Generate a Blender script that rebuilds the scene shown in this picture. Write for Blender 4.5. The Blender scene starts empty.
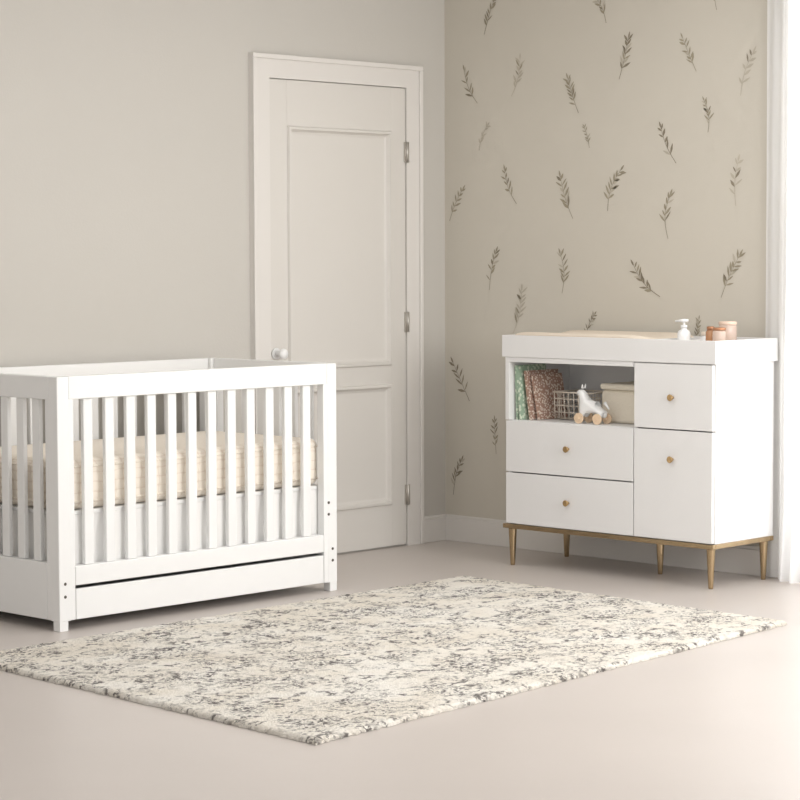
import bpy, bmesh, math, random
from mathutils import Vector, Matrix
random.seed(7)
C=bpy.context.scene.collection
scn=bpy.context.scene
scn.view_settings.view_transform='Standard'
scn.view_settings.look='None'

# ------------------------------------------------------------ materials
def lin(c):
    out=[]
    for v in c:
        v/=255.0
        out.append(v/12.92 if v<=.04045 else ((v+.055)/1.055)**2.4)
    return tuple(out)+(1,)
def mat(name,col,rough=.5,metal=0,var=.04,scale=8,bump=0,bscale=60,spec=.5,trans=0,alpha=1):
    m=bpy.data.materials.new(name);m.use_nodes=True
    n=m.node_tree.nodes;l=m.node_tree.links;b=n['Principled BSDF']
    tc=n.new('ShaderNodeTexCoord');no=n.new('ShaderNodeTexNoise');no.inputs['Scale'].default_value=scale;no.inputs['Detail'].default_value=4
    l.new(tc.outputs['Object'],no.inputs['Vector'])
    mx=n.new('ShaderNodeMix');mx.data_type='RGBA'
    c=lin(col)
    mx.inputs[6].default_value=tuple(v*(1-var) for v in c[:3])+(1,)
    mx.inputs[7].default_value=tuple(min(1,v*(1+var)) for v in c[:3])+(1,)
    l.new(no.outputs['Fac'],mx.inputs[0]);l.new(mx.outputs[2],b.inputs['Base Color'])
    b.inputs['Roughness'].default_value=rough;b.inputs['Metallic'].default_value=metal
    b.inputs['Specular IOR Level'].default_value=spec
    b.inputs['Transmission Weight'].default_value=trans
    if bump:
        n2=n.new('ShaderNodeTexNoise');n2.inputs['Scale'].default_value=bscale;n2.inputs['Detail'].default_value=5
        l.new(tc.outputs['Object'],n2.inputs['Vector'])
        bp=n.new('ShaderNodeBump');bp.inputs['Strength'].default_value=bump;bp.inputs['Distance'].default_value=.01
        l.new(n2.outputs['Fac'],bp.inputs['Height']);l.new(bp.outputs['Normal'],b.inputs['Normal'])
    return m
WHITE=mat('white_lacquer',(241,241,240),.38,var=.01)
WHITE2=mat('white_laminate',(237,236,235),.4,var=.01)
WALLB=mat('painted_wall',(201,197,190),.85,var=.02,scale=1.2,bump=.06,bscale=120)
DOORM=mat('door_paint',(220,216,210),.5,var=.01,scale=2)
TRIM=mat('trim_paint',(226,222,217),.5,var=.01,scale=2)
CEIL=mat('ceiling_paint',(238,238,238),.9,var=.01)
GOLD=mat('brushed_brass',(178,156,124),.22,metal=1,var=.08,scale=40)
BRASS=mat('knob_brass',(196,164,118),.28,metal=.9,var=.05,scale=30)
CHROME=mat('nickel',(200,196,190),.3,metal=.9)
DARK=mat('dark_screw',(96,90,84),.5,metal=.4)
SKIRT=mat('skirt_fabric',(249,248,246),.95,var=.02,bump=.1,bscale=150)
PADM=mat('pad_fabric',(234,221,204),.95,var=.03,bump=.4,bscale=180)
PLASTIC=mat('white_plastic',(246,246,245),.3,var=.005)
COPPER=mat('copper_lid',(186,134,100),.3,metal=.6)
PINK=mat('blush_glass',(246,222,206),.08,trans=.3)
BLUSHLID=mat('blush_lid',(240,214,194),.25,var=.03)
AMBER=mat('amber_glass',(222,168,124),.1,trans=.45)
WOOD=mat('toy_wood',(236,208,176),.5,var=.06,scale=25)
CREAM=mat('cream_fabric_box',(244,235,218),.9,var=.03,bump=.3,bscale=150)
WIRE=mat('wire_white_gold',(236,226,212),.4,metal=.1)
PAPER=mat('pages',(236,228,214),.9,var=.05,scale=60)
FRAME=mat('window_paint',(240,240,239),.4,var=.01)

def fancy(name,base):
    m=mat(name,(200,200,200),.8);return m,m.node_tree.nodes,m.node_tree.links,m.node_tree.nodes['Principled BSDF']
WALLR=mat('greige_wall',(208,202,190),.85,var=.025,scale=1.2,bump=.06,bscale=120)
LEAF=mat('leaf_paint_olive',(160,151,131),.9,var=.35,scale=14)
LEAF2=mat('leaf_paint_pale',(188,180,164),.9,var=.2,scale=14)
LEAF3=mat('leaf_paint_dark',(142,132,114),.9,var=.35,scale=14)
FLOOR=mat('floor_concrete',(201,193,187),.36,var=.05,scale=1.6,bump=.03,bscale=30,spec=.4)
# mattress
m,n,l,b=fancy('quilted_mattress',None)
MATT=m
for x in list(n):
    if x.type in('TEX_NOISE','MIX'): n.remove(x)
tc=n['Texture Coordinate']
no0=n.new('ShaderNodeTexNoise');no0.inputs['Scale'].default_value=9;l.new(tc.outputs['Object'],no0.inputs['Vector'])
va=n.new('ShaderNodeVectorMath');va.operation='MULTIPLY_ADD';va.inputs[1].default_value=(.03,.03,.02);l.new(no0.outputs['Color'],va.inputs[0]);l.new(tc.outputs['Object'],va.inputs[2])
mp=n.new('ShaderNodeMapping');l.new(va.outputs[0],mp.inputs['Vector'])
def absw(axis,freq):
    sp=n.new('ShaderNodeSeparateXYZ');l.new(mp.outputs['Vector'],sp.inputs[0])
    a=n.new('ShaderNodeMath');a.operation='MULTIPLY';a.inputs[1].default_value=freq;l.new(sp.outputs[axis],a.inputs[0])
    s=n.new('ShaderNodeMath');s.operation='SINE';l.new(a.outputs[0],s.inputs[0])
    q=n.new('ShaderNodeMath');q.operation='ABSOLUTE';l.new(s.outputs[0],q.inputs[0])
    w=n.new('ShaderNodeMath');w.operation='POWER';w.inputs[1].default_value=.4;l.new(q.outputs[0],w.inputs[0]);return w
mins=None
# on each face, the axis across the face is nearly constant, so use x+y combined and z
sp0=n.new('ShaderNodeSeparateXYZ');l.new(mp.outputs['Vector'],sp0.inputs[0])
sm=n.new('ShaderNodeMath');sm.operation='ADD';l.new(sp0.outputs[0],sm.inputs[0]);l.new(sp0.outputs[1],sm.inputs[1])
a=n.new('ShaderNodeMath');a.operation='MULTIPLY';a.inputs[1].default_value=80;l.new(sm.outputs[0],a.inputs[0])
s_=n.new('ShaderNodeMath');s_.operation='SINE';l.new(a.outputs[0],s_.inputs[0])
q_=n.new('ShaderNodeMath');q_.operation='ABSOLUTE';l.new(s_.outputs[0],q_.inputs[0])
w_=n.new('ShaderNodeMath');w_.operation='POWER';w_.inputs[1].default_value=.4;l.new(q_.outputs[0],w_.inputs[0])
zz=absw(2,90)
mins=n.new('ShaderNodeMath');mins.operation='MULTIPLY';l.new(w_.outputs[0],mins.inputs[0]);l.new(zz.outputs[0],mins.inputs[1])
cr=n.new('ShaderNodeValToRGB');cr.color_ramp.elements[0].position=.1;cr.color_ramp.elements[0].color=lin((236,222,206));cr.color_ramp.elements[1].position=.55;cr.color_ramp.elements[1].color=lin((253,244,231))
l.new(mins.outputs[0],cr.inputs[0]);l.new(cr.outputs[0],b.inputs['Base Color'])
bp=n.new('ShaderNodeBump');bp.inputs['Strength'].default_value=.3;bp.inputs['Distance'].default_value=.008;l.new(mins.outputs[0],bp.inputs['Height']);l.new(bp.outputs['Normal'],b.inputs['Normal'])
b.inputs['Roughness'].default_value=.95
# rug
m,n,l,b=fancy('rug_pile',None)
RUG=m
for x in list(n):
    if x.type in('TEX_NOISE','MIX'): n.remove(x)
tc=n['Texture Coordinate']
def noise(sc,det,dist,rough=.5,off=0,sx=1):
    mp=n.new('ShaderNodeMapping');mp.inputs['Location'].default_value=(off,off*1.7,0);mp.inputs['Scale'].default_value=(sx,1.2,1)
    l.new(tc.outputs['Object'],mp.inputs['Vector'])
    o=n.new('ShaderNodeTexNoise');o.inputs['Scale'].default_value=sc;o.inputs['Detail'].default_value=det;o.inputs['Distortion'].default_value=dist;o.inputs['Roughness'].default_value=rough
    l.new(mp.outputs[0],o.inputs['Vector']);return o.outputs['Fac']
def mth(op,a,bb):
    k=n.new('ShaderNodeMath');k.operation=op
    for i,v in enumerate((a,bb)):
        if v is None: continue
        if isinstance(v,(int,float)): k.inputs[i].default_value=v
        else: l.new(v,k.inputs[i])
    return k.outputs[0]
def ramp(f,p0,p1,c0=(0,0,0,1),c1=(1,1,1,1)):
    r=n.new('ShaderNodeValToRGB');r.color_ramp.elements[0].position=p0;r.color_ramp.elements[1].position=p1
    r.color_ramp.elements[0].color=c0;r.color_ramp.elements[1].color=c1;l.new(f,r.inputs[0]);return r.outputs[0]
def mix(f,a,bb):
    k=n.new('ShaderNodeMix');k.data_type='RGBA';l.new(f,k.inputs[0])
    for i,v in ((6,a),(7,bb)):
        if isinstance(v,tuple): k.inputs[i].default_value=v
        else: l.new(v,k.inputs[i])
    return k.outputs[2]
v1=mth('ABSOLUTE',mth('SUBTRACT',noise(8,3,.6,.5),.5),None)
vein=ramp(v1,.018,.06,(1,1,1,1),(0,0,0,1))
v2=mth('ABSOLUTE',mth('SUBTRACT',noise(15,3,.8,.5,5),.5),None)
vein2=ramp(v2,.022,.07,(1,1,1,1),(0,0,0,1))
mask=ramp(noise(5,3,.5,.5,3),.44,.57)
mask2=ramp(noise(14,2,.3,.5,13),.43,.55)
grain=ramp(noise(44,3,.2,.6,9),.45,.54)
grain2=ramp(noise(85,3,.2,.6,19),.45,.55)
f1=mth('MULTIPLY',mth('MULTIPLY',vein,grain),mth('ADD',mth('MULTIPLY',mask2,.65),.3))
f2=mth('MULTIPLY',mth('MULTIPLY',vein2,mth('ADD',mth('MULTIPLY',mask,.82),.1)),grain2)
base=mix(ramp(noise(3,3,1,.5,2),.35,.65),lin((245,241,233)),lin((235,228,216)))
c1=mix(mth('MULTIPLY',mth('MULTIPLY',mask,grain2),.42),base,lin((192,185,176)))
c2=mix(mth('MULTIPLY',f1,.95),c1,lin((102,97,94)))
c3=mix(mth('MULTIPLY',f2,.95),c2,lin((90,86,85)))
l.new(c3,b.inputs['Base Color']);b.inputs['Roughness'].default_value=1;b.inputs['Specular IOR Level'].default_value=.1
bp=n.new('ShaderNodeBump');bp.inputs['Strength'].default_value=.8;bp.inputs['Distance'].default_value=.012
l.new(noise(110,3,0,.7,1),bp.inputs['Height']);l.new(bp.outputs['Normal'],b.inputs['Normal'])
# curtain
CURT=bpy.data.materials.new('sheer_curtain');CURT.use_nodes=True
n=CURT.node_tree.nodes;l=CURT.node_tree.links;b=n['Principled BSDF'];o=n['Material Output']
b.inputs['Base Color'].default_value=lin((250,250,250));b.inputs['Roughness'].default_value=.9
tr=n.new('ShaderNodeBsdfTranslucent');tr.inputs[0].default_value=(.95,.95,.95,1)
tp=n.new('ShaderNodeBsdfTransparent')
ms=n.new('ShaderNodeMixShader');ms.inputs[0].default_value=.4;l.new(b.outputs[0],ms.inputs[1]);l.new(tr.outputs[0],ms.inputs[2])
wv=n.new('ShaderNodeTexNoise');wv.inputs['Scale'].default_value=3
mr=n.new('ShaderNodeMapRange');mr.inputs[3].default_value=.06;mr.inputs[4].default_value=.14;l.new(wv.outputs['Fac'],mr.inputs[0])
ms2=n.new('ShaderNodeMixShader');l.new(mr.outputs[0],ms2.inputs[0]);l.new(ms.outputs[0],ms2.inputs[1]);l.new(tp.outputs[0],ms2.inputs[2]);l.new(ms2.outputs[0],o.inputs[0])
# patterned covers
def cover(name,a,bb,sc):
    m=mat(name,a,.6);n=m.node_tree.nodes;l=m.node_tree.links
    v=n.new('ShaderNodeTexVoronoi');v.inputs['Scale'].default_value=sc;l.new(n['Texture Coordinate'].outputs['Object'],v.inputs['Vector'])
    r=n.new('ShaderNodeValToRGB');r.color_ramp.interpolation='CONSTANT';r.color_ramp.elements[0].color=lin(bb);r.color_ramp.elements[1].color=lin(a);r.color_ramp.elements[1].position=.42
    l.new(v.outputs['Distance'],r.inputs[0]);l.new(r.outputs[0],n['Principled BSDF'].inputs['Base Color']);return m
COVG=cover('green_cover',(158,182,158),(212,222,202),60)
COVB=cover('brown_cover',(172,138,122),(226,212,198),95)

# ------------------------------------------------------------ mesh helpers
def add_box(bm,x0,x1,y0,y1,z0,z1,mi=0,bev=0,seg=2):
    x0,x1=min(x0,x1),max(x0,x1);y0,y1=min(y0,y1),max(y0,y1);z0,z1=min(z0,z1),max(z0,z1)
    t=bmesh.new()
    bmesh.ops.create_cube(t,size=1)
    for v in t.verts:
        v.co=Vector(((x0+x1)/2+v.co.x*(x1-x0),(y0+y1)/2+v.co.y*(y1-y0),(z0+z1)/2+v.co.z*(z1-z0)))
    if bev: bmesh.ops.bevel(t,geom=list(t.edges),offset=bev,segments=seg,profile=.5,affect='EDGES')
    merge(bm,t,mi)
def merge(bm,t,mi=0,M=None):
    t.verts.index_update()
    vs=[bm.verts.new(M@v.co if M else v.co) for v in t.verts]
    for f in t.faces:
        try:
            nf=bm.faces.new([vs[v.index] for v in f.verts]);nf.material_index=mi;nf.smooth=f.smooth
        except ValueError: pass
    t.free()
def tube(bm,p,q,r0,r1=None,seg=12,mi=0,smooth=True):
    p=Vector(p);q=Vector(q);r1=r0 if r1 is None else r1
    d=q-p;t=bmesh.new()
    bmesh.ops.create_cone(t,cap_ends=True,segments=seg,radius1=r0,radius2=r1,depth=d.length)
    for f in t.faces: f.smooth=smooth and len(f.verts)==4
    M=Matrix.Translation((p+q)/2)@d.to_track_quat('Z','Y').to_matrix().to_4x4()
    merge(bm,t,mi,M)
def lathe(bm,prof,cx,cy,seg=32,mi=0):
    rings=[]
    for r,z in prof:
        if r<1e-5: rings.append([bm.verts.new((cx,cy,z))])
        else: rings.append([bm.verts.new((cx+r*math.cos(2*math.pi*i/seg),cy+r*math.sin(2*math.pi*i/seg),z)) for i in range(seg)])
    for a,b2 in zip(rings,rings[1:]):
        for i in range(seg):
            j=(i+1)%seg
            q=[a[0] if len(a)==1 else a[i],a[0] if len(a)==1 else a[j],b2[0] if len(b2)==1 else b2[j],b2[0] if len(b2)==1 else b2[i]]
            u=[]
            for v in q:
                if v not in u:u.append(v)
            if len(u)>=3:
                f=bm.faces.new(u);f.material_index=mi;f.smooth=True
def obj(name,bm,mats,parent=None,origin=None,kind=None,label=None,category=None,group=None):
    """bm in world coordinates; origin placed at bbox centre-bottom unless given"""
    bmesh.ops.recalc_face_normals(bm,faces=bm.faces)
    if origin is None:
        xs=[v.co.x for v in bm.verts];ys=[v.co.y for v in bm.verts];zs=[v.co.z for v in bm.verts]
        origin=Vector(((min(xs)+max(xs))/2,(min(ys)+max(ys))/2,min(zs)))
    origin=Vector(origin)
    for v in bm.verts: v.co-=origin
    me=bpy.data.meshes.new(name);bm.to_mesh(me);bm.free()
    for m in (mats if isinstance(mats,(list,tuple)) else [mats]): me.materials.append(m)
    o=bpy.data.objects.new(name,me);C.objects.link(o)
    if parent:
        o.parent=parent;o.location=origin-wloc(parent)
    else: o.location=origin
    if kind:o['kind']=kind
    if label:o['label']=label
    if category:o['category']=category
    if group:o['group']=group
    return o
def wloc(o):
    v=Vector(o.location)
    while o.parent: o=o.parent;v+=Vector(o.location)
    return v
def empty(name,loc,label,category,group=None):
    o=bpy.data.objects.new(name,None);o.empty_display_size=.1;o.location=loc;C.objects.link(o);o['label']=label;o['category']=category
    if group:o['group']=group
    return o
def boxobj(name,x0,x1,y0,y1,z0,z1,m,bev=.003,**k):
    bm=bmesh.new();add_box(bm,x0,x1,y0,y1,z0,z1,0,bev);return obj(name,bm,m,**k)

# ------------------------------------------------------------ room shell
HC=2.6;XW=-8.6;YW=-8.6
boxobj('floor',XW,.0,YW,.0,-.1,0,FLOOR,0,kind='structure')
boxobj('ceiling',XW,0,YW,0,HC,HC+.1,CEIL,0,kind='structure')
boxobj('wall_back',XW,0,0,.12,-.1,HC,WALLB,0,kind='structure')
bm=bmesh.new()
WY0,WY1,WZ0,WZ1=-1.91,-3.55,.06,2.4
add_box(bm,0,.12,.12,WY0,-.1,HC);add_box(bm,0,.12,WY1,YW,-.1,HC)
add_box(bm,0,.12,WY0,WY1,-.1,WZ0);add_box(bm,0,.12,WY0,WY1,WZ1,HC)
def leaf(bm,p,ang,L,w,mi):
    d=Vector((0,math.cos(ang),math.sin(ang)));s=Vector((0,-math.sin(ang),math.cos(ang)))
    pts=[]
    for t,k in ((0,0),(.22,.6),(.5,1),(.8,.55),(1,0)): pts.append((t,k))
    poly=[p+d*L*t+s*w*k for t,k in pts]+[p+d*L*t-s*w*k for t,k in reversed(pts[1:-1])]
    f=bm.faces.new([bm.verts.new(v) for v in poly]);f.material_index=mi
def sprig(bm,yt,zt,yb,zb,mi,curve):
    X=-.0012
    a=Vector((X,yb,zb));b2=Vector((X,yt,zt));d=b2-a;L=d.length;s=Vector((0,-d.z,d.y)).normalized()
    def P(t): return a+d*t+s*curve*math.sin(math.pi*t)*L
    N=14
    for i in range(N):
        p=P(i/N);q=P((i+1)/N);w=.0013*(1.2-.6*i/N)
        tt=(q-p).normalized();ss=Vector((0,-tt.z,tt.y))*w
        f=bm.faces.new([bm.verts.new(v) for v in (p-ss,p+ss,q+ss,q-ss)]);f.material_index=mi
    n=random.choice((5,6,7))
    for i in range(n):
        t=.28+.66*i/(n-1)
        tt=(P(min(1,t+.05))-P(t-.05));ang=math.atan2(tt.z,tt.y)
        for sg in (1,-1):
            if random.random()<.12: continue
            m2=mi if random.random()<.65 else random.choice((1,2,3))
            leaf(bm,P(t-(.03 if sg<0 else 0)),ang+sg*random.uniform(.45,.95),L*random.uniform(.17,.28)*(1.15-.35*t),L*random.uniform(.020,.036),m2)
    tt=P(1)-P(.93);leaf(bm,P(.98),math.atan2(tt.z,tt.y),L*.18,L*.025,mi)
DEC=[(-0.11,1.59,-0.03,1.45,1),(-0.26,1.87,-0.21,1.76,2),(-0.36,1.67,-0.43,1.52,1),(-0.68,1.63,-0.75,1.45,1),(-0.81,1.84,-0.84,1.75,1),(-1.01,1.65,-0.94,1.48,1),(-1.22,1.82,-1.3,1.67,3),(-1.27,1.54,-1.26,1.36,1),(-1.61,1.67,-1.6,1.49,2),(-1.44,1.92,-1.46,1.79,1),(-0.31,1.31,-0.27,1.14,1),(-0.68,1.3,-0.69,1.13,1),(-1.08,1.25,-1.22,1.12,3),(-1.62,1.29,-1.53,1.12,1),(-0.46,1.14,-0.41,0.95,2),(-0.87,1.04,-0.82,0.93,3),(-0.05,0.81,-0.15,0.64,3),(-0.3,0.56,-0.31,0.41,1),(-0.1,0.37,-0.05,0.21,3),(-1.42,1.03,-1.40,0.92,1),
(-.12,2.12,-.2,1.97,1),(-.45,2.15,-.4,1.99,2),(-.72,2.05,-.78,1.9,1),(-1.05,2.2,-1.0,2.03,3),(-1.33,2.18,-1.4,2.04,1),(-1.68,2.1,-1.62,1.93,2),(-.3,2.42,-.24,2.27,1),(-.85,2.4,-.93,2.27,1),(-1.5,2.43,-1.5,2.28,1),(-.72,.8,-.68,.66,1),(-.9,.5,-1.0,.36,1),(-1.4,.7,-1.3,.55,1)]
for i,(a,b_,c,d,mi) in enumerate(DEC): sprig(bm,a,b_,c,d,mi,random.uniform(-.12,.12))
obj('wall_right',bm,[WALLR,LEAF,LEAF2,LEAF3],origin=(0,0,0),kind='structure')
def baseb(name,x0,x1,y0,y1):
    bm=bmesh.new();add_box(bm,x0,x1,y0,y1,0,.105,0,.002)
    add_box(bm,x0,x1,y0,y0+(y1-y0)*.6,.105,.118,0,.002)
    return obj(name,bm,TRIM,kind='structure')
baseb('baseboard_back',-.165,0,0,-.016);baseb('baseboard_left',XW,-1.195,0,-.016)
bm=bmesh.new();add_box(bm,0,-.016,-.016,WY0+.01,0,.105,0,.002);add_box(bm,0,-.010,-.016,WY0+.01,.105,.118,0,.002);obj('baseboard_right',bm,TRIM,kind='structure')
bm=bmesh.new()
for a in ((WY0,WY0-.04,WZ0,WZ1),(WY1+.05,WY1,WZ0,WZ1),(WY0,WY1,WZ0,WZ0+.05),(WY0,WY1,WZ1-.05,WZ1),(-2.765,-2.805,WZ0,WZ1),(WY0,WY1,1.3,1.34)):
    add_box(bm,.03,.08,*a,0,.003)
obj('window_1',bm,FRAME,kind='structure')
# door + casing
DX0,DX1,DH=-1.09,-.275,2.03
bm=bmesh.new()
yb=-.004
def door_face(bm):
    y=-.016
    px=(-.99,-.365)
    rects=((px[0],px[1],.19,.73),(px[0],px[1],.81,1.84))
    add_box(bm,DX0,px[0],yb,y,.008,DH,0,.0015);add_box(bm,px[1],DX1,yb,y,.008,DH,0,.0015)
    for z0,z1 in ((.008,.19),(.73,.81),(1.84,DH)): add_box(bm,px[0],px[1],yb,y,z0,z1,0,0)
    for x0,x1,z0,z1 in rects:
        prof=[(0,-.016),(.005,-.026),(.014,-.027),(.019,-.018),(.024,-.010),(.034,-.006)]
        loops=[]
        for off,yy in prof:
            loops.append([bm.verts.new(v) for v in ((x0+off,yy,z0+off),(x1-off,yy,z0+off),(x1-off,yy,z1-off),(x0+off,yy,z1-off))])
        for A,B in zip(loops,loops[1:]):
            for i in range(4): bm.faces.new((A[i],A[(i+1)%4],B[(i+1)%4],B[i]))
        bm.faces.new(loops[-1])
door_face(bm)
door=obj('door_1',bm,DOORM,kind='structure')
bm=bmesh.new()
def casing(bm,x0,x1,z1,w):
    for (a,b_) in ((x0-w,x0),(x1,x1+w)):
        add_box(bm,a,b_,0,-.022,0,z1+w,0,0)
    add_box(bm,x0,x1,0,-.022,z1,z1+w,0,0)
    add_box(bm,x0-w,x0-w+.02,-.022,-.032,0,z1+w-.02,0,.003);add_box(bm,x1+w-.02,x1+w,-.022,-.032,0,z1+w-.02,0,.003)
    add_box(bm,x0-w,x1+w,-.022,-.032,z1+w-.02,z1+w,0,.003)
casing(bm,DX0-.004,DX1+.004,DH+.004,.098)
obj('trim_1',bm,TRIM,kind='structure')
KX=-1.065
bm=bmesh.new()
tube(bm,(KX,-.016,.885),(KX,-.024,.885),.024,seg=24)
tube(bm,(KX,-.024,.885),(KX,-.055,.885),.010,seg=16)
t=bmesh.new();bmesh.ops.create_uvsphere(t,u_segments=20,v_segments=12,radius=.023)
for f in t.faces:f.smooth=True
merge(bm,t,0,Matrix.Translation((KX,-.065,.885))@Matrix.Diagonal((1,.75,1,1)))
k=obj('door_knob',bm,FRAME,parent=door);k['label']='round white door knob'
for z in (.23,1.0,1.75):
    bm=bmesh.new();tube(bm,(-.271,-.026,z-.045),(-.271,-.026,z+.045),.006,seg=10)
    add_box(bm,-.285,-.258,-.0165,-.024,z-.045,z+.045)
    h=obj('hinge',bm,CHROME,parent=door);h['label']='small metal door hinge'

# ------------------------------------------------------------ crib
X0,X1=-2.775,-1.435;Y0,Y1=-.758,-.034;H=.882
crib=empty('crib',((X0+X1)/2,(Y0+Y1)/2,0),'white wooden slatted baby crib with trundle drawer','crib')
SW=.07;TH=.035
for px,sx in ((X0,1),(X1,-1)):
    for py,sy in ((Y0,1),(Y1,-1)):
        bm=bmesh.new()
        add_box(bm,px,px+sx*.05,py,py+sy*.05,.034,H-.0005,0,.003)
        add_box(bm,px+sx*.001,px+sx*.038,py+sy*.001,py+sy*.038,0,.04,0,.002)
        add_box(bm,px+sx*.048,px+sx*SW,py+sy*.0005,py+sy*TH,.036,H-.079,0,.002)
        add_box(bm,px+sx*.0005,px+sx*TH,py+sy*.048,py+sy*SW,.036,H-.079,0,.002)
        obj('post',bm,WHITE,parent=crib)
for y0,y1 in ((Y0,Y0+TH),(Y1-TH,Y1)):
    boxobj('top_rail',X0+.0505,X1-.0505,y0,y1,H-.08,H,WHITE,parent=crib)
    boxobj('bottom_rail',X0+.0715,X1-.0715,y0,y1,.155,.222,WHITE,parent=crib)
for x0,x1 in ((X0,X0+TH),(X1-TH,X1)):
    boxobj('top_rail',x0,x1,Y0+.0505,Y1-.0505,H-.08,H,WHITE,parent=crib)
    boxobj('end_panel',x0,x1,Y0+.0715,Y1-.0715,.036,.235,WHITE,parent=crib)
def slat(x,y,ax):
    w=.020;t=.009
    bm=bmesh.new()
    if ax=='x': add_box(bm,x-w,x+w,y-t,y+t,.2225,H-.0805,0,.003)
    else: add_box(bm,x-t,x+t,y-w,y+w,.2355,H-.0805,0,.003)
    obj('slat',bm,WHITE,parent=crib)
for yy in (Y0+TH/2,Y1-TH/2):
    for i in range(12): slat(-2.635+i*(1.05/11),yy,'x')
for xx in (X0+TH/2,X1-TH/2):
    for i in range(6): slat(xx,Y0+.135+i*((Y1-Y0-.27)/5),'y')
dr=boxobj('drawer',X0+.0725,X1-.0725,Y0+.0,Y0+.02,.036,.143,WHITE,parent=crib)
bm=bmesh.new()
add_box(bm,X0+.08,X0+.095,Y0+.021,Y1-.06,.04,.135);add_box(bm,X1-.095,X1-.08,Y0+.021,Y1-.06,.04,.135)
add_box(bm,X0+.096,X1-.096,Y0+.021,Y1-.06,.04,.05);add_box(bm,X0+.096,X1-.096,Y1-.075,Y1-.06,.051,.135)
obj('drawer_box',bm,WHITE,parent=dr)
boxobj('mattress_support',X0+.04,X1-.04,Y0+.04,Y1-.04,.395,.41,WHITE,parent=crib)
for x,z in ((X0+.025,.12),(X0+.025,.165),(X1-.025,.12),(X1-.025,.165),(X1-.045,.30),(X1-.045,.345)):
    bm=bmesh.new();tube(bm,(x,Y0+.002,z),(x,Y0-.0015,z),.0055,seg=14);obj('bolt',bm,DARK,parent=crib)
# mattress with piped seams
bm=bmesh.new();add_box(bm,X0+.045,X1-.045,Y0+.048,Y1-.045,.411,.592,0,.03,5)
for z in (.438,.562):
    a,b_,c,d=X0+.046,X1-.046,Y0+.0485,Y1-.046
    k=.022
    loop=[(a+k,c),(b_-k,c),(b_-k*.3,c+k*.3),(b_,c+k),(b_,d-k),(b_-k*.3,d-k*.3),(b_-k,d),(a+k,d),(a+k*.3,d-k*.3),(a,d-k),(a,c+k),(a+k*.3,c+k*.3)]
    for i in range(len(loop)):
        p=loop[i];q=loop[(i+1)%len(loop)];tube(bm,(p[0],p[1],z),(q[0],q[1],z),.0045,seg=8)
for f in bm.faces:f.smooth=True
obj('crib_mattress',bm,MATT,label='cream quilted crib mattress inside white crib',category='mattress')
# skirt
bm=bmesh.new()
a,b_,c,d=X0+.052,X1-.052,Y0+.042,Y1-.05
pts=[];N1=360;N2=200
for i in range(N1):pts.append((a+(b_-a)*i/N1,c,0,1))
for i in range(N2):pts.append((b_,c+(d-c)*i/N2,-1,0))
for i in range(N1):pts.append((b_-(b_-a)*i/N1,d,0,-1))
for i in range(N2):pts.append((a,d-(d-c)*i/N2,1,0))
rows=[.408,.385,.35,.30,.24,.20]
grid=[]
for z in rows:
    k=min(1,(.415-z)/.1)
    row=[]
    for i,(x,y,nx,ny) in enumerate(pts):
        w=.006*k*(1+math.sin(i*.17+.9*math.sin(i*.06))+.5*math.sin(i*.09+1+z*8))+.001
        row.append(bm.verts.new((x+nx*w,y+ny*w,z)))
    grid.append(row)
for r1,r2 in zip(grid,grid[1:]):
    for i in range(len(pts)):
        j=(i+1)%len(pts);f=bm.faces.new((r1[i],r1[j],r2[j],r2[i]));f.smooth=True
obj('crib_skirt',bm,SKIRT,label='white gathered fabric skirt under crib mattress',category='crib skirt')

# ------------------------------------------------------------ dresser
XF=-.457;XB=-.050;YL=-.765;YR=-1.824
dres=empty('dresser',((XF+XB)/2,(YL+YR)/2,0),'white dresser with drawers, open cubby and gold legs','dresser')
FB=XF+.019
bm=bmesh.new()
add_box(bm,FB,XB,YL,YL-.018,.176,.872,0,.001)
add_box(bm,FB,XB,YR+.018,YR,.176,.872,0,.001)
add_box(bm,FB,XB,YL-.018,YR+.018,.176,.194)
add_box(bm,FB,XB,YL-.018,YR+.018,.854,.872)
add_box(bm,FB,XB,YL-.018,-1.431,.592,.61)
add_box(bm,FB,XB,-1.431,-1.449,.194,.854)
add_box(bm,XB-.012,XB-.0,YL-.018,YR+.018,.194,.854)
add_box(bm,XF,FB,YL,YL-.02,.6115,.872,0,.001);add_box(bm,XF,FB,YL-.02,-1.437,.852,.872,0,.001)
obj('body',bm,WHITE2,parent=dres)
def knob(y,z,par):
    bm=bmesh.new()
    tube(bm,(XF,y,z),(XF-.010,y,z),.006,seg=16);tube(bm,(XF-.010,y,z),(XF-.020,y,z),.010,.0135,seg=24);tube(bm,(XF-.020,y,z),(XF-.023,y,z),.0135,.011,seg=24)
    o=obj('knob',bm,BRASS,parent=par);o['label']='round brass knob'
for nm,y0,y1,z0,z1,ky,kz in (('drawer',-.768,-1.437,.396,.607,-1.105,.506),('drawer',-.768,-1.437,.179,.391,-1.105,.286),('drawer',-1.442,-1.821,.614,.869,-1.632,.738),('door',-1.442,-1.821,.179,.609,-1.632,.496)):
    o=boxobj(nm,XF,FB-.0008,y0,y1,z0,z1,WHITE2,.0015,parent=dres);knob(ky,kz,o)
bm=bmesh.new()
add_box(bm,XF-.002,XF+.02,-.752,-1.828,.157,.1755,0,.002);add_box(bm,XB-.02,XB,-.752,-1.828,.157,.1755,0,.002)
add_box(bm,XF+.02,XB-.02,-.752,-.772,.157,.1755,0,.002);add_box(bm,XF+.02,XB-.02,-1.808,-1.828,.157,.1755,0,.002)
add_box(bm,XF+.02,XB-.02,-1.39,-1.43,.157,.1755,0,.002)
o=obj('base_frame',bm,GOLD,parent=dres);o['label']='slim brushed gold base frame'
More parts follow.
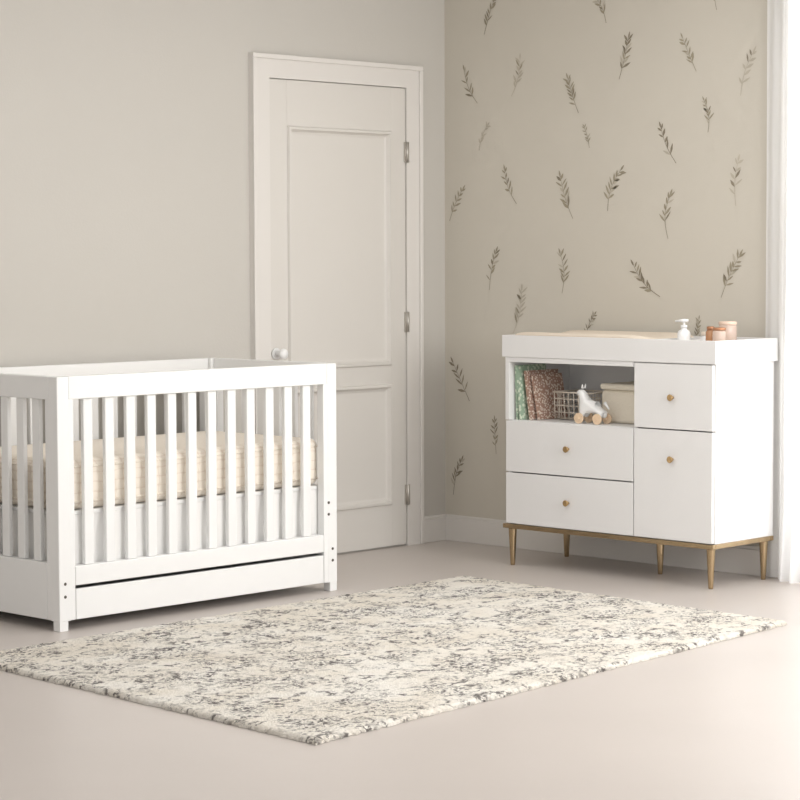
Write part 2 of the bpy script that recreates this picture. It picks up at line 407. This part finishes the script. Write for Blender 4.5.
for x,y in ((-.43,-.782),(-.078,-.782),(-.235,-1.405),(-.43,-1.799),(-.078,-1.799)):
    bm=bmesh.new();lathe(bm,[(0,.1568),(.0175,.1568),(.0175,.152),(.0100,.006),(.009,0),(0,0)],x,y,24)
    o=obj('leg',bm,GOLD,parent=dres);o['label']='tapered brushed gold leg'
# tray
tray_y0,tray_y1=-.749,-1.838
bm=bmesh.new()
z0,z1=.8725,.963
TB=XB+.005
add_box(bm,XF-.004,XF+.012,tray_y0,tray_y1,z0,z1,0,.002);add_box(bm,TB-.0145,TB,tray_y0,tray_y1,z0,z1,0,.002)
add_box(bm,XF+.012,XB-.0095,tray_y0,tray_y0-.016,z0,z1,0,.002);add_box(bm,XF+.012,XB-.0095,tray_y1+.016,tray_y1,z0,z1,0,.002)
add_box(bm,XF+.012,XB-.0095,tray_y0-.016,tray_y1+.016,z0,z0+.012)
add_box(bm,XF+.012,XB-.0095,-1.475,-1.489,z0+.012,z1-.003)
obj('changing_tray',bm,WHITE2,label='white wooden changing tray on top of dresser',category='changing tray')
# pad
bm=bmesh.new()
NX,NY=14,30
xa,xb,ya,yb2=XF+.016,XB-.018,tray_y0-.02,-1.471
top=[];bot=[]
for i in range(NX+1):
    u=i/NX*2-1
    rt=[];rb=[]
    for j in range(NY+1):
        v=j/NY*2-1
        h=.972+.012*(abs(u)**3)-.01*(1-abs(u))-.02*max(0,abs(v)**14)-.018*abs(u)**16
        rt.append(bm.verts.new((xa+(xb-xa)*(u+1)/2,ya+(yb2-ya)*(v+1)/2,h)));rb.append(bm.verts.new((xa+(xb-xa)*(u+1)/2,ya+(yb2-ya)*(v+1)/2,.8855)))
    top.append(rt);bot.append(rb)
for i in range(NX):
    for j in range(NY):
        f=bm.faces.new((top[i][j],top[i+1][j],top[i+1][j+1],top[i][j+1]));f.smooth=True
        bm.faces.new((bot[i][j],bot[i][j+1],bot[i+1][j+1],bot[i+1][j]))
for i in range(NX):
    for j in (0,NY): bm.faces.new((top[i][j],top[i+1][j],bot[i+1][j],bot[i][j]))
for j in range(NY):
    for i in (0,NX): bm.faces.new((top[i][j],top[i][j+1],bot[i][j+1],bot[i][j]))
obj('changing_pad',bm,PADM,label='cream fabric changing pad lying in white tray',category='changing pad')
TZ=.8855
px,py=-.27,-1.545
pump=empty('pump_bottle',(px,py,TZ),'white plastic pump lotion bottle standing in tray','bottle')
bm=bmesh.new();lathe(bm,[(0,TZ),(.024,TZ),(.026,TZ+.004),(.026,TZ+.096),(.022,TZ+.106),(.011,TZ+.112),(.011,TZ+.118),(0,TZ+.118)],px,py);obj('bottle_body',bm,PLASTIC,parent=pump)
bm=bmesh.new();lathe(bm,[(0,TZ+.1185),(.013,TZ+.1185),(.013,TZ+.128),(.005,TZ+.130),(.005,TZ+.140),(.018,TZ+.142),(.018,TZ+.152),(0,TZ+.154)],px,py);tube(bm,(px,py,TZ+.148),(px-.015,py+.032,TZ+.144),.005,.004);obj('pump_head',bm,PLASTIC,parent=pump)
def jarobj(px,py,r,h,lh,m1,m2,lab,cat,neck):
    e=empty(cat,(px,py,TZ),lab,cat)
    bm=bmesh.new();lathe(bm,[(0,TZ),(r*.9,TZ),(r,TZ+.004),(r,TZ+h-.008),(r*neck,TZ+h),(0,TZ+h)],px,py);obj('jar_body',bm,m1,parent=e)
    bm=bmesh.new();R=r*neck+.001;lathe(bm,[(0,TZ+h+.0005),(R,TZ+h+.0005),(R+.001,TZ+h+.003),(R+.001,TZ+h+lh-.003),(R-.002,TZ+h+lh),(0,TZ+h+lh)],px,py);obj('lid',bm,m2,parent=e)
jarobj(-.2,-1.60,.020,.086,.016,PLASTIC,PADM,'small white jar with cream lid in tray','jar',.8)
jarobj(-.26,-1.668,.020,.112,.014,AMBER,COPPER,'small amber bottle with copper cap in tray','bottle',.7)
jarobj(-.17,-1.685,.036,.130,.014,PINK,BLUSHLID,'pale blush glass jar with lid in tray','jar',.95)
jarobj(-.30,-1.738,.026,.112,.012,PINK,COPPER,'small peach glass jar with copper lid in tray','jar',.95)
SZ=.6105
def book(x0,y,h,d,t,tilt,m,lab):
    e=empty('book',(x0,y,SZ),lab,'book','books in the dresser cubby')
    bm=bmesh.new();add_box(bm,x0,x0+.003,y,y-t,SZ,SZ+h,0);add_box(bm,x0+.003,x0+d,y,y-.0025,SZ,SZ+h,0);add_box(bm,x0+.003,x0+d,y-t+.0025,y-t,SZ,SZ+h,0)
    obj('cover',bm,m,parent=e)
    bm=bmesh.new();add_box(bm,x0+.0035,x0+d-.004,y-.003,y-t+.003,SZ+.003,SZ+h-.003,0);obj('pages',bm,PAPER,parent=e)
    e.rotation_euler=(tilt,0,0)
book(-.425,-.797,.226,.19,.010,-.04,COVG,'tall green patterned book standing upright in cubby')
book(-.43,-.819,.222,.13,.008,-.09,COVG,'slim green patterned book leaning in cubby')
book(-.405,-.851,.205,.21,.010,-.15,COVB,'brown patterned book leaning in cubby')
book(-.385,-.880,.19,.19,.008,-.20,COVB,'brown patterned booklet leaning in cubby')
# basket
bm=bmesh.new()
bx0,bx1,by0,by1=-.32,-.17,-.92,-1.10;bz=SZ+.004
for k in range(5):
    z=bz+k*.028;r=.0034 if k==4 else .0018;g=.006*k/4
    q=[(bx0-g,by0+g,z),(bx1+g,by0+g,z),(bx1+g,by1-g,z),(bx0-g,by1-g,z)]
    for i in range(4): tube(bm,q[i],q[(i+1)%4],r,seg=6)
for i in range(8):
    t=i/7
    for (x,y,gx,gy) in ((bx0+(bx1-bx0)*t,by0,0,.006),(bx0+(bx1-bx0)*t,by1,0,-.006),(bx0,by0+(by1-by0)*t,-.006,0),(bx1,by0+(by1-by0)*t,.006,0)):
        tube(bm,(x,y,bz),(x+gx,y+gy,bz+.112),.0018,seg=6)
    tube(bm,(bx0+(bx1-bx0)*t,by0,bz),(bx0+(bx1-bx0)*t,by1,bz),.0018,seg=6)
obj('wire_basket',bm,WIRE,label='small gold wire basket in dresser cubby',category='basket')
bx=empty('storage_box',(-.2,-1.27,SZ),'cream fabric storage box with lid in cubby','box')
bm=bmesh.new();add_box(bm,-.325,-.10,-1.165,-1.405,SZ,SZ+.135,0,.018,5)
for f in bm.faces:f.smooth=True
obj('box_body',bm,CREAM,parent=bx)
bm=bmesh.new();add_box(bm,-.328,-.097,-1.162,-1.408,SZ+.1355,SZ+.16,0,.010,4);obj('lid',bm,CREAM,parent=bx)
# toy horse
hx,hy=-.395,-1.18
horse=empty('toy_horse',(hx,hy,SZ),'white wooden toy horse with tan wheels in cubby','toy')
def skin(name,verts,edges,rad,m,par,org):
    me=bpy.data.meshes.new(name);me.from_pydata([Vector(v)-Vector(org) for v in verts],[(a,b) for a,b in edges],[])
    o=bpy.data.objects.new(name,me);C.objects.link(o);o.parent=par;o.location=Vector(org)-wloc(par)
    md=o.modifiers.new('Skin','SKIN');md.use_smooth_shade=True
    for i,r in enumerate(rad): me.skin_vertices[0].data[i].radius=(r[0],r[1]) if isinstance(r,tuple) else (r,r)
    me.skin_vertices[0].data[0].use_root=True
    sb=o.modifiers.new('Sub','SUBSURF');sb.levels=2;sb.render_levels=2
    me.materials.append(m);return o
z=SZ
V=[(hx,hy-.005,z+.068),(hx,hy+.032,z+.070),(hx,hy-.045,z+.072),(hx,hy+.046,z+.098),(hx,hy+.052,z+.130),(hx,hy+.080,z+.120),
(hx-.014,hy+.042,z+.046),(hx-.016,hy+.045,z+.022),(hx+.014,hy+.042,z+.046),(hx+.016,hy+.045,z+.022),(hx-.014,hy-.050,z+.046),(hx-.016,hy-.050,z+.022),(hx+.014,hy-.050,z+.046),(hx+.016,hy-.050,z+.022)]
E=[(0,1),(0,2),(1,3),(3,4),(4,5),(1,6),(6,7),(1,8),(8,9),(2,10),(10,11),(2,12),(12,13)]
R=[.023,.026,.027,.020,.020,.013]+[.014,.011]*4
skin('horse_body',V,E,R,PLASTIC,horse,(hx,hy,SZ))
bm=bmesh.new()
for s in(-1,1):
    tube(bm,(hx+s*.008,hy+.047,z+.142),(hx+s*.01,hy+.045,z+.160),.006,.001,seg=8)
obj('ear',bm,PLASTIC,parent=horse)
bm=bmesh.new();tube(bm,(hx,hy-.064,z+.088),(hx,hy-.086,z+.062),.007,.003,seg=8);obj('tail',bm,PLASTIC,parent=horse)
for yy in (.045,-.050):
    for s in (-1,1):
        bm=bmesh.new();tube(bm,(hx+s*.028,hy+yy,z+.0215),(hx+s*.036,hy+yy,z+.0215),.0215,seg=28);tube(bm,(hx+s*.016,hy+yy,z+.0215),(hx+s*.039,hy+yy,z+.0215),.006,seg=12)
        obj('wheel',bm,WOOD,parent=horse)

# ------------------------------------------------------------ rug
CA,CB,CD,CE=Vector((-3.33,-.965)),Vector((-.875,-.912)),Vector((-3.42,-2.70)),Vector((-.945,-2.50))
ctr=(CA+CB+CD+CE)/4
bm=bmesh.new()
NX,NY=260,170
def rv(i,j,z):
    u=i/NX;v=j/NY
    p=(CA*(1-u)+CB*u)*(1-v)+(CD*(1-u)+CE*u)*v-ctr
    x,y=p
    if i in(0,NX): x+=random.uniform(-.005,.005)
    if j in(0,NY): y+=random.uniform(-.005,.005)
    return bm.verts.new((x,y,z+random.uniform(-.0018,.0018)))
g=[[rv(i,j,.015 if 0<i<NX and 0<j<NY else .008) for j in range(NY+1)] for i in range(NX+1)]
for i in range(NX):
    for j in range(NY):
        f=bm.faces.new((g[i][j],g[i+1][j],g[i+1][j+1],g[i][j+1]));f.smooth=True
bl=[g[i][0] for i in range(NX+1)]+[g[NX][j] for j in range(1,NY+1)]+[g[i][NY] for i in range(NX-1,-1,-1)]+[g[0][j] for j in range(NY-1,0,-1)]
lo=[bm.verts.new((v.co.x*1.001,v.co.y*1.001,0.0005)) for v in bl]
for i in range(len(bl)):
    j=(i+1)%len(bl);bm.faces.new((bl[i],bl[j],lo[j],lo[i]))
rug=obj('rug',bm,RUG,origin=(0,0,0),label='cream and charcoal abstract patterned area rug',category='rug')
rug.location=(ctr.x,ctr.y,.0005)

# ------------------------------------------------------------ curtain (hangs close to the wall behind the dresser corner)
bm=bmesh.new()
ya,yb3=-1.765,-2.95;N=380;M=60;grid=[]
for k in range(M+1):
    z=.006+(2.44-.006)*k/M;row=[]
    for i in range(N+1):
        t=i/N;y=ya+(yb3-ya)*t
        s=max(0,min(1,(-1.842-y)/.06));s=s*s*(3-2*s)
        A=math.sin(t*math.pi*2*22+.9*math.sin(z*1.3));B=math.sin(t*61+z*.8)
        spread=max(0,(.3-z))*.10*s
        x=-.031-.044*s+(.0055+.019*s)*A+(.0015+.006*s)*B-spread
        row.append(bm.verts.new((x,y+.005*math.sin(z*2+t*9)*s,z)))
    grid.append(row)
for r1,r2 in zip(grid,grid[1:]):
    for i in range(N):
        f=bm.faces.new((r1[i],r1[i+1],r2[i+1],r2[i]));f.smooth=True
obj('curtain',bm,CURT,label='sheer white floor-length curtain beside dresser',category='curtain')
bm=bmesh.new();tube(bm,(-.066,-1.70,2.455),(-.066,-3.7,2.455),.012,seg=16)
for y in (-1.72,-3.68): tube(bm,(-.066,y,2.455),(0,y,2.455),.008,seg=10)
obj('curtain_rod',bm,GOLD,label='slim metal curtain rod above window',category='curtain rod')

# ------------------------------------------------------------ lights
def area(name,loc,tgt,sx,sy,en,col):
    d=bpy.data.lights.new(name,'AREA');d.shape='RECTANGLE';d.size=sx;d.size_y=sy;d.energy=en;d.color=col
    o=bpy.data.objects.new(name,d);C.objects.link(o);o.location=loc
    o.rotation_euler=(Vector(tgt)-Vector(loc)).to_track_quat('-Z','Y').to_euler();return o
area('key_light',(-1.7,-5.9,1.9),(-1.4,-.6,.7),2.0,1.8,96,(1,.992,.98))
area('window_light',(.55,-2.7,1.4),(-2,-2.7,1.0),1.7,2.4,85,(1,1,1))
area('added_overhead_fill',(-2.2,-2.3,2.57),(-2.2,-2.3,0),3.0,2.2,26,(1,.992,.98))  # added overhead fill to brighten crib interior and floor, not a room fixture
w=bpy.data.worlds.new('World');scn.world=w;w.use_nodes=True
w.node_tree.nodes['Background'].inputs[0].default_value=(1,.99,.975,1);w.node_tree.nodes['Background'].inputs[1].default_value=.93

# ------------------------------------------------------------ camera
cam=bpy.data.cameras.new('Camera');co=bpy.data.objects.new('Camera',cam);C.objects.link(co);scn.camera=co
ps,pi_,ro,f=.7674,.0634,-.0033,2253.04
fw=Vector((math.cos(pi_)*math.cos(ps),math.cos(pi_)*math.sin(ps),-math.sin(pi_)))
r=Vector((math.sin(ps),-math.cos(ps),0));u=r.cross(fw)
r2=math.cos(ro)*r+math.sin(ro)*u;u2=r2.cross(fw)
R=Matrix((r2,u2,-fw)).transposed().to_4x4()
co.matrix_world=Matrix.Translation((-7.5035,-6.9522,1.2884))@R
cam.sensor_width=36;cam.lens=f/800*36;cam.clip_end=50
